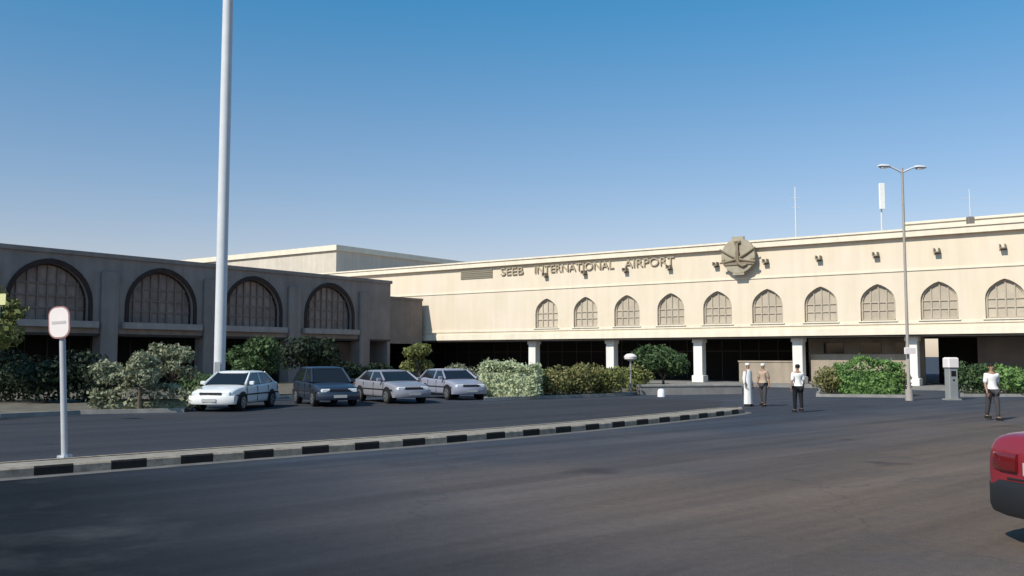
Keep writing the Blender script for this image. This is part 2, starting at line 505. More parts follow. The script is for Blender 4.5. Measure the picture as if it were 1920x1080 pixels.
def bed(name, pts, h=0.14, kw=0.16, soil=None):
    """planting bed: stone kerb round a sheet of soil"""
    pts = [Vector((p[0], p[1])) for p in pts]
    c = sum(pts, Vector((0, 0))) / len(pts)
    area = sum(a.x * b.y - b.x * a.y for a, b in zip(pts, pts[1:] + pts[:1]))
    if area < 0: pts.reverse()
    n = len(pts); inn = []
    for i in range(n):
        a, b, d = pts[i - 1], pts[i], pts[(i + 1) % n]
        n1 = Vector((-(b - a).y, (b - a).x)).normalized(); n2 = Vector((-(d - b).y, (d - b).x)).normalized()
        q = (n1 + n2).normalized()
        inn.append(b + q * kw / max(0.35, q.dot(n1)))
    k = MB()
    for i in range(n):
        j = (i + 1) % n
        a, b, c2, d2 = pts[i], pts[j], inn[j], inn[i]
        k.add([(a.x, a.y, 0), (b.x, b.y, 0), (b.x, b.y, h), (a.x, a.y, h)], [(0, 1, 2, 3)])
        k.add([(a.x, a.y, h), (b.x, b.y, h), (c2.x, c2.y, h), (d2.x, d2.y, h)], [(0, 1, 2, 3)])
    s = MB().poly([(p.x, p.y, h - 0.03) for p in inn]).build(name, soil or M['soil'])
    struct(s)
    struct(k.build('bed_kerb', M['kerb_stone'], s))
    return s

# building frames
TP = Vector((12.72, 64.49, 0)); TA = math.atan2(-0.5835, 0.812)
WP = Vector((-26.2, 52.2, 0)); WA = math.atan2(0.813, 0.582)
def wloc(s, n):   # wing frame: s along the facade, n outward
    return Vector((WP.x + 0.582 * s + 0.813 * n, WP.y + 0.813 * s - 0.582 * n))
def tloc(s, n):
    return Vector((TP.x + 0.812 * s - 0.5835 * n, TP.y - 0.5835 * s - 0.812 * n))

bed('planting_bed', [Vector((-34, 25.5)), ground_at(0, 784), ground_at(150, 777), ground_at(345, 773), ground_at(380, 757),
                     ground_at(540, 748), ground_at(700, 743), ground_at(860, 739)] + [wloc(25, 2.5), wloc(-16, 2.5)])
bed('planting_bed', [ground_at(908, 752), ground_at(1010, 748), ground_at(1175, 742), ground_at(1300, 730), ground_at(1290, 722), ground_at(1000, 722), ground_at(900, 728)])
bed('planting_bed', [ground_at(1530, 744), ground_at(1705, 746), ground_at(1705, 732), ground_at(1535, 731)])
bed('planting_bed', [ground_at(1800, 744), ground_at(2060, 744), ground_at(2060, 728), ground_at(1805, 731)])
# raised pavement along the two fronts
pv = MB()
pv.prism([tloc(-24, 2.6), tloc(36, 2.6), tloc(36, -9), tloc(-30, -9)], -0.05, 0.15)
struct(pv.build('pavement', M['pave']))

# ------------------------------------------------------------------ buildings
def arch_pts(cx, w, z0, zs, rise, n=14, point=0.0):
    """outline of an arch from the left foot over the top to the right foot; zs = springing"""
    pts = [(cx - w / 2, z0)]
    for i in range(n + 1):
        t = math.pi * (1 - i / n)
        x = math.cos(t) * w / 2
        z = zs + math.sin(t) * rise
        if point: z += point * max(0, 1 - abs(x) / (w * 0.28))
        pts.append((cx + x, z))
    pts.append((cx + w / 2, z0))
    return pts

def arch_wall(mb, x0, x1, z0, z1, ap, y=0.0, depth=0.3, mi=0):
    """wall face with one arched opening and its reveal"""
    xl, xr, zb = ap[0][0], ap[-1][0], ap[0][1]
    q = lambda a, b, c, d: mb.add([(a, y, c), (b, y, c), (b, y, d), (a, y, d)], [(0, 1, 2, 3)], mi)
    q(x0, xl, z0, z1); q(xr, x1, z0, z1); q(xl, xr, z0, zb)
    core = ap[1:-1]
    for (xa, za), (xb, zb_) in zip(core, core[1:]):
        mb.add([(xa, y, za), (xb, y, zb_), (xb, y, z1), (xa, y, z1)], [(0, 1, 2, 3)], mi)
    n = len(ap)
    for i in range(n):
        a, b = ap[i], ap[(i + 1) % n]
        mb.add([(a[0], y, a[1]), (b[0], y, b[1]), (b[0], y + depth, b[1]), (a[0], y + depth, a[1])], [(0, 1, 2, 3)], mi)

def ring_band(mb, outer, inner, y0, y1, mi=0):
    """moulding between two arch outlines, from y0 (front) to y1"""
    n = len(outer)
    for i in range(n - 1):
        a, b, c, d = outer[i], outer[i + 1], inner[i + 1], inner[i]
        mb.add([(a[0], y0, a[1]), (b[0], y0, b[1]), (c[0], y0, c[1]), (d[0], y0, d[1])], [(0, 1, 2, 3)], mi)
        mb.add([(a[0], y0, a[1]), (b[0], y0, b[1]), (b[0], y1, b[1]), (a[0], y1, a[1])], [(0, 1, 2, 3)], mi)
        mb.add([(d[0], y0, d[1]), (c[0], y0, c[1]), (c[0], y1, c[1]), (d[0], y1, d[1])], [(0, 1, 2, 3)], mi)

def arch_height(ap, x):
    core = ap[1:-1]
    for (xa, za), (xb, zb) in zip(core, core[1:]):
        if xa - 1e-6 <= x <= xb + 1e-6:
            return za + (zb - za) * (x - xa) / max(1e-6, xb - xa)
    return core[0][1]

# ---- the sunlit terminal on the right
BAY = 7.06
ter = thing('airport_terminal', 'sunlit cream airport terminal with a row of arched screens above an open arcade of columns', 'terminal building', TP, TA)
S0, S1 = -42.5, 34.0
ZF, ZC, ZT = 3.30, 9.22, 9.72
wall = MB()
first_col = -2 * BAY
k = -2
aw, az0, azs, arise = 2.1, 4.15, 5.30, 1.0
archs = []
for b in range(-2, 5):
    for f_ in (0.25, 0.75):
        archs.append((b + f_) * BAY)
lo = -2 * BAY
wall.add([(S0, 0, ZF), (lo, 0, ZF), (lo, 0, ZC), (S0, 0, ZC)], [(0, 1, 2, 3)])
aps = []
for cx in archs:
    ap = arch_pts(cx, aw, az0, azs, arise, 14, 0.14)
    aps.append(ap)
    x0, x1 = cx - BAY / 4, min(cx + BAY / 4, S1 + 2)
    arch_wall(wall, x0, x1, ZF, ZC, ap, 0.0, 0.28)
SE = archs[-1] + BAY / 4
wall.box(S0, SE, 0.45, 0.8, ZF, ZC)                       # inner leaf
wall.box(SE - 0.3, SE, 0.001, 40, 0.0, ZC)                  # right end wall
wall.box(S0 - 0.3, S0, 0.0, 40, 0.0, ZC)
wall.build('wall', M['stucco'], ter)
cor = MB()
cor.box(S0, SE + 0.1, -0.30, 0.6, ZC, ZT - 0.12)
cor.box(S0, SE + 0.2, -0.38, 0.6, ZT - 0.12, ZT)
cor.build('cornice', M['trim'], ter)
fas = MB()
fas.box(S0, SE, -0.10, -0.004, ZF - 0.02, ZF + 0.42)
fas.box(S0, SE, -0.05, -0.004, 3.92, 4.08)
fas.box(S0, SE, -0.06, -0.004, 7.15, 7.25)
fas.build('string_course', M['trim'], ter)
MB().box(S0, SE, 0.0, 9.0, ZF - 0.14, ZF - 0.025).build('soffit', M['soffit'], ter)
MB().box(S0, SE, 0.6, 40, ZC - 0.3, ZC).build('roof', M['roofing'], ter)
for ap, cx in zip(aps, archs):
    inn = arch_pts(cx, aw - 0.22, az0 + 0.1, azs, arise - 0.11, 14, 0.14)
    fr_ = MB(); ring_band(fr_, ap, inn, 0.16, 0.28)
    fr_.box(cx - aw / 2, cx + aw / 2, 0.16, 0.28, az0, az0 + 0.1)
    wobj = fr_.build('arched_window', M['tan_frame'], ter)
    MB().poly([(x, 0.26, z) for x, z in inn]).build('screen', M['tan_screen'], wobj)
    mu = MB()
    for dx in (-0.48, 0, 0.48):
        mu.box(cx + dx - 0.035, cx + dx + 0.035, 0.19, 0.255, az0 + 0.1, arch_height(inn, cx + dx) - 0.01)
    mu.box(cx - aw / 2 + 0.11, cx + aw / 2 - 0.11, 0.20, 0.25, azs - 0.03, azs + 0.03)
    mu.box(cx - aw / 2 + 0.11, cx + aw / 2 - 0.11, 0.20, 0.25, az0 + 0.62, az0 + 0.68)
    mu.build('mullion', M['tan_frame'], wobj)
    sl = MB(); sl.box(cx - aw / 2 - 0.12, cx + aw / 2 + 0.12, -0.12, 0.16, az0 - 0.07, az0 + 0.0)
    sl.build('sill', M['trim'], wobj)
    # water spout in the frieze above
    if abs(cx - 3.55) < 1.7: continue
    sp = MB()
    sp.box(cx - 0.16, cx + 0.16, -0.42, -0.002, 8.16, 8.22)
    sp.box(cx - 0.16, cx - 0.11, -0.42, -0.002, 8.22, 8.42); sp.box(cx + 0.11, cx + 0.16, -0.42, -0.002, 8.22, 8.42)
    sp.box(cx - 0.22, cx + 0.22, -0.03, -0.003, 8.08, 8.15)
    sp.build('water_spout', M['vent'], ter)
for c in range(-2, 5):
    x = c * BAY
    cl = MB()
    a = 0.33
    cl.bevel_box(x - a, x + a, 0.55, 0.55 + 2 * a, 0.15, ZF - 0.145, 0.02)
    cl.bevel_box(x - a - 0.10, x + a + 0.10, 0.45, 0.65 + 2 * a, 0.15, 0.62, 0.03)
    cl.box(x - a - 0.06, x + a + 0.06, 0.49, 0.61 + 2 * a, ZF - 0.40, ZF - 0.146)
    cl.build('column', M['column_white'], ter)
# arcade interior: dark glazing, one rendered bay, low screen wall
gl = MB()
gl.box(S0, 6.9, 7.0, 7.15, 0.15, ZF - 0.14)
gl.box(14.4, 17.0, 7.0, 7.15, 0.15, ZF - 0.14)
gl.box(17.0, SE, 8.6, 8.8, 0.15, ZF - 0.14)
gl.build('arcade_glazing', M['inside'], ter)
mu = MB()
x = S0 + 1
while x < 6.5:
    mu.box(x, x + 0.08, 6.93, 6.99, 0.15, ZF - 0.15); x += 1.45
mu.box(S0, 6.8, 6.95, 6.985, 2.3, 2.38)
mu.build('glazing_bars', M['dark_bar'], ter)
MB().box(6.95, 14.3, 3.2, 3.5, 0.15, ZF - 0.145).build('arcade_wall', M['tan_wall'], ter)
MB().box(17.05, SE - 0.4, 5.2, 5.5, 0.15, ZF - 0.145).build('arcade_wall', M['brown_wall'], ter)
for x in (8.0, 10.4, 12.6):
    MB().box(x, x + 1.3, 3.12, 3.196, 2.15, 2.85).build('transom_window', M['glass_dark'], ter)
lw = MB(); lw.box(2.6, 6.6, 1.6, 1.85, 0.15, 1.55); lw.box(7.6, 13.9, 1.6, 1.85, 0.15, 1.95)
lw.box(2.55, 6.65, 1.55, 1.9, 1.55, 1.65); lw.box(7.55, 13.95, 1.55, 1.9, 1.95, 2.07)
lw.build('low_screen_wall', M['tan_wall'], ter)
# emblem over the frieze: roundel with crossed swords and a sheathed dagger, slightly proud of the cornice
ex, ez = 3.55, 8.72
em = MB()
N = 32
def disc(mb, cx, cz, r, y0, y1, mi=0, sx=1.0):
    mb.loft([[(cx + sx * r * math.cos(2 * math.pi * i / N), y, cz + r * math.sin(2 * math.pi * i / N)) for i in range(N)] for y in (y0, y1)], True, True, mi)
disc(em, ex, ez, 1.18, -0.62, -0.39)
em.box(ex - 0.42, ex + 0.42, -0.60, -0.41, ez + 1.0, ez + 1.30)
em.box(ex - 0.40, ex + 0.40, -0.60, -0.385, ez - 1.30, ez - 1.0)
emb = em.build('emblem', M['emblem_plate'], ter)
rl = MB()
for sgn in (-1, 1):     # curved swords
    pts = []
    for i in range(9):
        t = i / 8
        pts.append((ex + sgn * (-1.25 + 2.5 * t), -0.70, ez - 0.45 + 0.95 * t + 0.22 * math.sin(math.pi * t) * -1))
    rl.tube(pts, [0.05 + 0.035 * math.sin(math.pi * min(1, .2 + i / 8 * .8)) for i in range(9)], 6)
    rl.box(ex - sgn * 1.02 - 0.11, ex - sgn * 1.02 + 0.11, -0.74, -0.63, ez - 0.52, ez - 0.22)
# dagger: hilt, sheath bending to one side, belt
rl.box(ex - 0.09, ex + 0.09, -0.80, -0.63, ez + 0.25, ez + 0.95)
rl.box(ex - 0.22, ex + 0.22, -0.80, -0.63, ez + 0.85, ez + 1.0)
rl.tube([(ex, -0.72, ez + 0.25), (ex, -0.72, ez - 0.25), (ex + 0.10, -0.72, ez - 0.55), (ex + 0.38, -0.72, ez - 0.72), (ex + 0.66, -0.72, ez - 0.62)], [0.15, 0.15, 0.13, 0.10, 0.05], 8)
rl.box(ex - 1.0, ex + 1.15, -0.70, -0.63, ez - 0.62, ez - 0.46)
rl.build('emblem_relief', M['emblem_dark'], emb)
# lettering left of the emblem
def word(txt, s0, s1, z, h, parent, material):
    cu = bpy.data.curves.new('lettering', 'FONT')
    cu.body = txt; cu.size = 1.0; cu.extrude = 0.06
    t = bpy.data.objects.new('lettering', cu)
    COL.objects.link(t)
    bpy.context.view_layer.update()
    dg = bpy.context.evaluated_depsgraph_get()
    me = bpy.data.meshes.new_from_object(t.evaluated_get(dg))
    bpy.data.objects.remove(t)
    xs = [v.co.x for v in me.vertices]; ys = [v.co.y for v in me.vertices]
    x0, x1, y0, y1 = min(xs), max(xs), min(ys), max(ys)
    for v in me.vertices:
        v.co = ((v.co.x - x0) / (x1 - x0) * (s1 - s0) + s0, -v.co.z - 0.07, (v.co.y - y0) / (y1 - y0) * h + z)
    me.flip_normals()
    me.materials.clear(); me.materials.append(material)
    o = bpy.data.objects.new('sign_lettering', me)
    COL.objects.link(o); o.parent = parent
    return o
for txt, a, b in (('SEEB', -16.7, -14.5), ('INTERNATIONAL', -13.4, -6.3), ('AIRPORT', -5.4, -1.4)):
    word(txt, a, b, 8.44, 0.60, ter, M['letter'])
vg = MB()
for i in range(5):
    vg.box(-20.9, -17.6, -0.07 - 0.01 * (i % 2), -0.004, 8.34 + i * 0.15, 8.42 + i * 0.15)
vg.build('vent_grille', M['vent'], ter)
# set-back roof block and parapet step on the right
rb = MB(); rb.box(13.4, SE - 1, 3.2, 16, ZC, 10.45); rb.box(13.3, SE - 0.9, 3.1, 16.1, 10.45, 10.6)
rb.box(7.6, 11.8, 3.0, 7, ZC, 9.98)
rb.build('roof_block', M['trim'], ter)

# rooftop masts and boxes
def roof_mast(name, label, px, Y, ztop, w, m, extra=None, group=None):
    p = at_depth(px, Y)
    t = thing(name, label, 'antenna', (p.x, p.y, ZC), 0, group)
    h = ztop - ZC
    MB().tube([(0, 0, 0), (0, 0, h)], [w, w * 0.7], 8).build('pole', m, t, True)
    MB().box(-0.25, 0.25, -0.25, 0.25, 0, 0.12).build('base', M['galv'], t)
    return t
t = roof_mast('roof_mast', 'thin pale mast standing alone on the terminal roof right of the emblem', 1498, 64.5, 13.9, 0.06, M['mast'])
for z_ in (3.2, 3.9):
    MB().tube([(-0.3, 0, z_), (0.3, 0, z_)], 0.02, 6).build('cross_bar', M['mast'], t)
t = roof_mast('roof_mast', 'short roof mast carrying a tall white panel antenna beside the lamp arm', 1661, 60.0, 13.3, 0.07, M['mast'])
pa = MB(); pa.bevel_box(-0.19, 0.19, -0.24, -0.08, 2.35, 4.05, 0.03); pa.build('panel_antenna', M['white_metal'], t)
t = roof_mast('roof_mast', 'dark roof cabinet with a small pale whip aerial on the terminal parapet', 1829, 54.9, 12.0, 0.035, M['mast'])
cb = MB(); cb.bevel_box(-0.19, 0.19, -0.16, 0.16, 0.52, 1.08, 0.03); cb.build('cabinet', M['brown_wall'], t)
MB().tube([(-0.5, 0, 2.2), (0.5, 0, 2.2)], 0.015, 6).build('cross_bar', M['mast'], t)

# ---- the shaded wing on the left
wing = thing('airport_wing', 'shaded grey airport wing with four large dark arches over a dark ground floor', 'terminal building', WP, WA)
ZR, SEND, SLINK, ZL = 8.08, 28.0, 32.1, 6.65
ww = MB()
wb = [-2, -1, 0, 1, 2, 3]
WB = 7.13
AWD = 4.55
ws0, ws1 = 3.62, 4.0
waps = []
for b in wb:
    cx = b * WB
    ap = arch_pts(cx, AWD, 4.0, 5.0, 2.18, 20, 0.05)
    waps.append((cx, ap))
    arch_wall(ww, cx - WB / 2, cx + WB / 2, 3.3, ZR - 0.25, ap, 0.0, 0.38)
xe = wb[-1] * WB + WB / 2
ww.add([(xe, 0, 3.3), (SEND, 0, 3.3), (SEND, 0, ZR - 0.25), (xe, 0, ZR - 0.25)], [(0, 1, 2, 3)])
x00 = wb[0] * WB - WB / 2
ww.box(x00, SEND, 0.5, 0.8, 3.3, ZR - 0.25)
ww.box(SEND - 0.3, SEND, 0.002, 22, 0.0, ZR - 0.25)
ww.box(x00 - 0.3, x00, 0.0, 22, 0.0, ZR - 0.25)
ww.build('wall', M['grey_stucco'], wing)
cp = MB(); cp.box(x00 - 0.3, SEND + 0.1, -0.12, 0.7, ZR - 0.25, ZR); cp.build('coping', M['grey_stucco'], wing)
MB().box(x00, SEND, 0.7, 22, ZR - 0.7, ZR - 0.4).build('roof', M['roofing'], wing)
MB().box(x00, SEND, 0.0, 6.0, 3.15, 3.295).build('soffit', M['soffit'], wing)
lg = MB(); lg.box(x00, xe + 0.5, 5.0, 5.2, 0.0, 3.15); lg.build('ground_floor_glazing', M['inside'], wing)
mu = MB()
x = x00 + 0.7
while x < xe:
    mu.box(x, x + 0.08, 4.9, 4.99, 0, 3.14); x += 1.4
mu.build('glazing_bars', M['dark_bar'], wing)
for b in wb + [wb[-1] + 1]:
    x = (b - 0.5) * WB
    pl = MB(); pl.bevel_box(x - 0.55, x + 0.55, -0.22, -0.003, 0.0, 7.0, 0.06); pl.box(x - 0.5, x + 0.5, 0.0, 0.8, 0.0, 3.14)
    pl.build('pilaster', M['grey_stucco'], wing)
for cx, ap in waps:
    inn = arch_pts(cx, AWD - 0.16, 4.0, 5.0, 2.18 - 0.08, 20, 0.05)
    out = arch_pts(cx, AWD + 0.5, 4.0, 5.0, 2.18 + 0.27, 20, 0.05)
    am = MB(); ring_band(am, out, ap, -0.08, -0.002)
    am = am.build('arch_moulding', M['dark_arch'], wing)
    fr_ = MB(); ring_band(fr_, ap, inn, 0.25, 0.38)
    wo = fr_.build('arched_window', M['dark_arch'], wing)
    MB().poly([(x, 0.37, z) for x, z in inn]).build('screen', M['dark_screen'], wo)
    mu = MB()
    for dx in (-1.75, -1.15, -0.57, 0, 0.57, 1.15, 1.75):
        mu.box(cx + dx - 0.05, cx + dx + 0.05, 0.27, 0.36, 4.0, arch_height(inn, cx + dx) - 0.01)
    for z_ in (4.7, 5.4, 6.1):
        hw = 2.19 if z_ < 5 else 2.19 * math.sqrt(max(0, 1 - ((z_ - 5) / 2.1) ** 2))
        mu.box(cx - hw, cx + hw, 0.28, 0.35, z_ - 0.04, z_ + 0.04)
    mu.build('mullion', M['arch_bar'], wo)
    sl = MB(); sl.box(cx - 2.75, cx + 2.75, -0.42, 0.0, ws0, ws1 - 0.004); sl.build('sill', M['grey_trim'], wo)
# low link to the terminal
lk = MB()
lk.box(SEND + 0.005, SLINK, 0.15, 14, 3.0, ZL)
lk.box(SEND + 0.005, SLINK, 0.05, 14, ZL, ZL + 0.18)
lk.box(SLINK - 0.7, SLINK - 0.05, 0.2, 0.9, 0.0, 2.99)
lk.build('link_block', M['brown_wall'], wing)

# ---- upper hall behind
UP = Vector((-18.2, 95.0, 0))
up = thing('upper_hall', 'tall plain upper hall rising behind the roofs with one sunlit and one shaded side', 'building', UP, WA)
# local x along (.582,.813), local y along (-.813,.582)
ub = MB(); ub.box(0, 22, 0, 46, 0, 12.9); ub.build('wall', M['upper_dark'], up)
uc = MB(); uc.box(-0.25, 22.2, -0.25, 46.2, 12.9, 13.45); uc.build('coping', M['trim'], up)

# ------------------------------------------------------------------ plants
def leafy(lumps, n, size, rnd, flat=0.0):
    """many small leaf faces through the volume of several lumps"""
    mb = MB()
    tot = sum(l[3] * l[4] * l[5] for l in lumps)
    for (cx, cy, cz, rx, ry, rz_) in lumps:
        k = max(12, int(n * rx * ry * rz_ / tot))
        for _ in range(k):
            while True:
                p = Vector((rnd.uniform(-1, 1), rnd.uniform(-1, 1), rnd.uniform(-1, 1)))
                if 0.05 < p.length <= 1: break
            rad = p.length ** 0.45
            p = p.normalized() * rad * rnd.uniform(0.82, 1.10)
            c = Vector((cx + p.x * rx, cy + p.y * ry, cz + p.z * rz_))
            nrm = (p.normalized() * 0.8 + Vector((rnd.gauss(0, 1), rnd.gauss(0, 1), rnd.gauss(0, 1))) * 0.6).normalized()
            a = nrm.cross(Vector((rnd.gauss(0, 1), rnd.gauss(0, 1), rnd.gauss(0, 1)))).normalized()
            b = nrm.cross(a)
            s = size * rnd.uniform(0.6, 1.35); w = s * rnd.uniform(0.45, 0.7)
            if c.z < 0.02: continue
            mb.add([c - a * s, c - b * w * .9 + a * s * .1, c + a * s, c + b * w + a * s * .1], [(0, 1, 2, 3)])
    return mb

def tree(label, base, h, r, leaf, rnd, name='small_tree', trunk_h=None, n=2400, size=0.10, cat='tree', group=None, lean=0.0, squash=0.8):
    t = thing(name, label, cat, base, rnd.uniform(0, 6.28), group)
    th = trunk_h if trunk_h is not None else h * 0.4
    tm = MB()
    top = Vector((lean, 0, th))
    tm.tube([(0, 0, 0), (lean * 0.3, 0.02, th * 0.5), top], [0.055 * h ** 0.5 + 0.02, 0.05 * h ** 0.5, 0.04 * h ** 0.5], 7)
    lumps = []
    nl = 8
    for i in range(nl):
        a = i / nl * 6.283 + rnd.uniform(-0.4, 0.4)
        q = rnd.uniform(0.35, 0.75)
        zz = th + (h - th) * rnd.uniform(0.22, 0.85)
        e = Vector((lean + math.cos(a) * r * q, math.sin(a) * r * q, zz))
        rr = r * rnd.uniform(0.32, 0.55)
        lumps.append((e.x, e.y, min(e.z, h - rr * 0.6), rr, rr, rr * squash))
        tm.tube([top, top.lerp(e, 0.55) + Vector((0, 0, 0.06)), e], [0.03 * h ** 0.5, 0.02, 0.008], 5)
    lumps.append((lean, 0, h - r * 0.42, r * 0.5, r * 0.5, r * 0.42))
    tm.build('trunk', M['bark'], t, True)
    leafy(lumps, n, size, rnd).build('crown', leaf, t)
    return t

def shrub(label, base, w, h, leaf, rnd, name='shrub', n=1500, size=0.075, group=None, rz=0.0, depth=None):
    t = thing(name, label, 'shrub', base, rz, group)
    lumps = []
    d = depth if depth else w
    for i in range(7):
        rr = rnd.uniform(0.24, 0.36)
        lumps.append((rnd.uniform(-0.26, 0.26) * w, rnd.uniform(-0.26, 0.26) * d, h * rnd.uniform(0.30, 0.72), rr * w, rr * d, h * rnd.uniform(0.2, 0.32)))
    lumps.append((0, 0, h * 0.35, w * 0.46, d * 0.46, h * 0.36))
    leafy(lumps, n, size, rnd).build('foliage', leaf, t)
    st = MB()
    for i in range(5):
        a = rnd.uniform(0, 6.28)
        st.tube([(0.03 * math.cos(a), 0.03 * math.sin(a), 0), (w * 0.2 * math.cos(a), d * 0.2 * math.sin(a), h * 0.6)], [0.025, 0.008], 5)
    st.build('stem', M['bark'], t)
    return t

def hedge(label, base, w, d, h, leaf, rnd, rz=0.0, n=3200, size=0.07, group=None):
    """clipped hedge: leaves over the faces and through the body of a soft-edged block"""
    t = thing('hedge', label, 'hedge', base, rz, group)
    mb = MB(); ph = rnd.uniform(0, 6)
    core = MB(); core.bevel_box(-w / 2 + .12, w / 2 - .12, -d / 2 + .12, d / 2 - .12, 0, h - .42, 0.2)
    for _ in range(n):
        x, y, z = rnd.uniform(-w / 2, w / 2), rnd.uniform(-d / 2, d / 2), rnd.uniform(0.05, h)
        f = rnd.choice('xyzyz')
        wob = 0.13 * math.sin(x * 2.1 + ph) + 0.09 * math.sin(x * 4.7 + 2 * ph) - 0.25 * (abs(x) / (w / 2)) ** 4
        if rnd.random() < 0.03: wob += rnd.uniform(0.05, 0.22)
        if f == 'x': x = rnd.choice((-1, 1)) * w / 2 + rnd.gauss(0, 0.09)
        elif f == 'y': y = rnd.choice((-1, 1)) * (d / 2 + 0.08 * math.sin(x * 3.3 + z * 2.6 + ph)) + rnd.gauss(0, 0.08)
        else: z = h + wob + rnd.gauss(0, 0.05)
        c = Vector((x, y, min(z, h + wob + 0.1)))
        a = Vector((rnd.gauss(0, 1), rnd.gauss(0, 1), rnd.gauss(0, 1))).normalized()
        b = a.cross(Vector((rnd.gauss(0, 1), rnd.gauss(0, 1), rnd.gauss(0, 1)))).normalized()
        s = size * rnd.choice((.5, .7, .9, 1.1, 1.6))
        mb.add([c - a * s, c - b * s * .55, c + a * s, c + b * s * .55], [(0, 1, 2, 3)])
    mb.build('foliage', leaf, t)
    core.build('branches', leaf, t)
    return t

rnd = random.Random(11)
SZ = 0.11
def gp(px, py): return ground_at(px, py, SZ)
def gd(px, D): p = at_depth(px, D); p.z = SZ; return p
# --- left bed: dark bushes, dusty small trees
tree('tall olive tree at the left edge of the view in front of the first arch', gd(-28, 36), 4.7, 1.55, M['leaf_olive'], rnd, trunk_h=2.0, n=2600, size=0.12)
for px, D, h, w, lb in ((18, 38, 2.35, 3.0, 'big dark bush at the far left under the first arch'),
                        (88, 37, 2.0, 2.7, 'dark low bush just behind the white sign pole'),
                        (165, 37.5, 2.25, 2.6, 'dark bush between the sign pole and the dusty pale trees')):
    shrub(lb, gd(px, D), w, h, M['leaf_dark'], rnd, n=1900, size=0.10, name='dark_bush')
tree('small dusty pale tree, leftmost of the three beside the white car', gp(208, 766), 1.65, 0.75, M['leaf_pale'], rnd, trunk_h=0.7, n=1500, size=0.075, group=None)
tree('dusty pale tree, the middle one of the three beside the white car', gp(262, 768), 2.05, 0.75, M['leaf_pale'], rnd, trunk_h=0.8, n=1500, size=0.075)
tree('tallest dusty pale tree, nearest to the white car', gp(322, 762), 2.3, 0.85, M['leaf_pale'], rnd, trunk_h=0.9, n=1700, size=0.08)
hedge('long low dusty hedge along the kerb under the three pale trees', gp(262, 768) + Vector((0, 0.6, 0)), 3.4, 0.7, 0.75, M['leaf_pale'], rnd, rz=R(14), n=2400)
shrub('grey green bush directly behind the white car', gp(372, 752), 1.9, 1.6, M['leaf_mid'], rnd, n=1500, size=0.08)
tree('mid green round tree right of the tall mast', gd(480, 43), 2.75, 1.25, M['leaf_mid'], rnd, trunk_h=0.8, n=2300, size=0.10)
shrub('pale bush behind the roof of the white car', gd(445, 39.5), 1.5, 1.55, M['leaf_pale'], rnd, n=1200, size=0.08)
tree('dark green tree behind the navy car', gd(575, 47), 2.9, 1.5, M['leaf_dark'], rnd, trunk_h=0.8, n=2400, size=0.11)
shrub('dark bush between the navy car and the wing', gd(650, 50), 3.2, 1.8, M['leaf_dark'], rnd, n=1900, size=0.11)
shrub('dark bush left of the link block pier', gd(715, 53), 2.4, 1.5, M['leaf_dark'], rnd, n=1500, size=0.11)
tree('olive green young tree in front of the link block corner', gd(787, 50), 2.55, 1.0, M['leaf_olive'], rnd, trunk_h=0.9, n=1700, size=0.09)
shrub('pale green bush behind the lavender car', gd(868, 50), 2.3, 1.7, M['leaf_pale'], rnd, n=1600, size=0.09)
shrub('small olive bush left of the clipped pale hedge', gd(820, 47), 1.7, 1.3, M['leaf_olive'], rnd, n=1300, size=0.08)
# --- middle bed
hedge('clipped pale green hedge block at the left end of the middle bed', gd(957, 43), 2.6, 1.5, 1.5, M['leaf_palegreen'], rnd, rz=R(-6), n=6500, size=0.06)
for px, D, w, h, m_, lb in ((1040, 44, 2.0, 1.55, 'leaf_brown', 'olive shrub with dry brown tips beside the clipped pale hedge'),
                            (1092, 45, 2.0, 1.6, 'leaf_brown', 'brownish olive shrub in the middle of the bed'),
                            (1142, 46, 1.9, 1.5, 'leaf_olive', 'deep olive shrub left of the dark green tree'),
                            (1012, 44.5, 1.7, 1.5, 'leaf_yellow', 'yellow green shrub touching the clipped pale hedge'),
                            (1066, 46, 1.9, 1.45, 'leaf_yellow', 'yellow green shrub behind the dry tipped shrubs'),
                            (1117, 46.5, 1.9, 1.5, 'leaf_olive', 'olive shrub growing behind the deep olive shrub')):
    shrub(lb, gd(px, D), w, h, M[m_], rnd, n=1900, size=0.08)
tree('wide dark green tree beside the white lamp, left of a terminal column', gd(1243, 50), 2.35, 1.65, M['leaf_mid'], rnd, trunk_h=0.6, n=3000, size=0.10)
shrub('low green shrub between the olive shrub and the dark green tree', gd(1188, 49), 1.8, 1.5, M['leaf_olive'], rnd, n=1600, size=0.09)
# --- right beds
hedge('bright green clipped hedge behind the slim street lamp', gd(1627, 45.5), 2.8, 1.4, 1.55, M['leaf_bright'], rnd, rz=R(-5), n=4600)
shrub('dry olive bush at the left end of the bright hedge', gd(1555, 46), 1.9, 1.45, M['leaf_brown'], rnd, n=1700, size=0.08)
shrub('brownish bush at the right end of the bright hedge', gd(1682, 46.5), 1.4, 1.3, M['leaf_brown'], rnd, n=1200, size=0.08)
shrub('green bush right of the grey ticket post', gd(1822, 46), 2.2, 1.75, M['leaf_mid'], rnd, n=1900, size=0.09)
shrub('bright green bush at the right edge of the view', gd(1900, 45.5), 2.6, 1.8, M['leaf_bright'], rnd, n=2300, size=0.09)

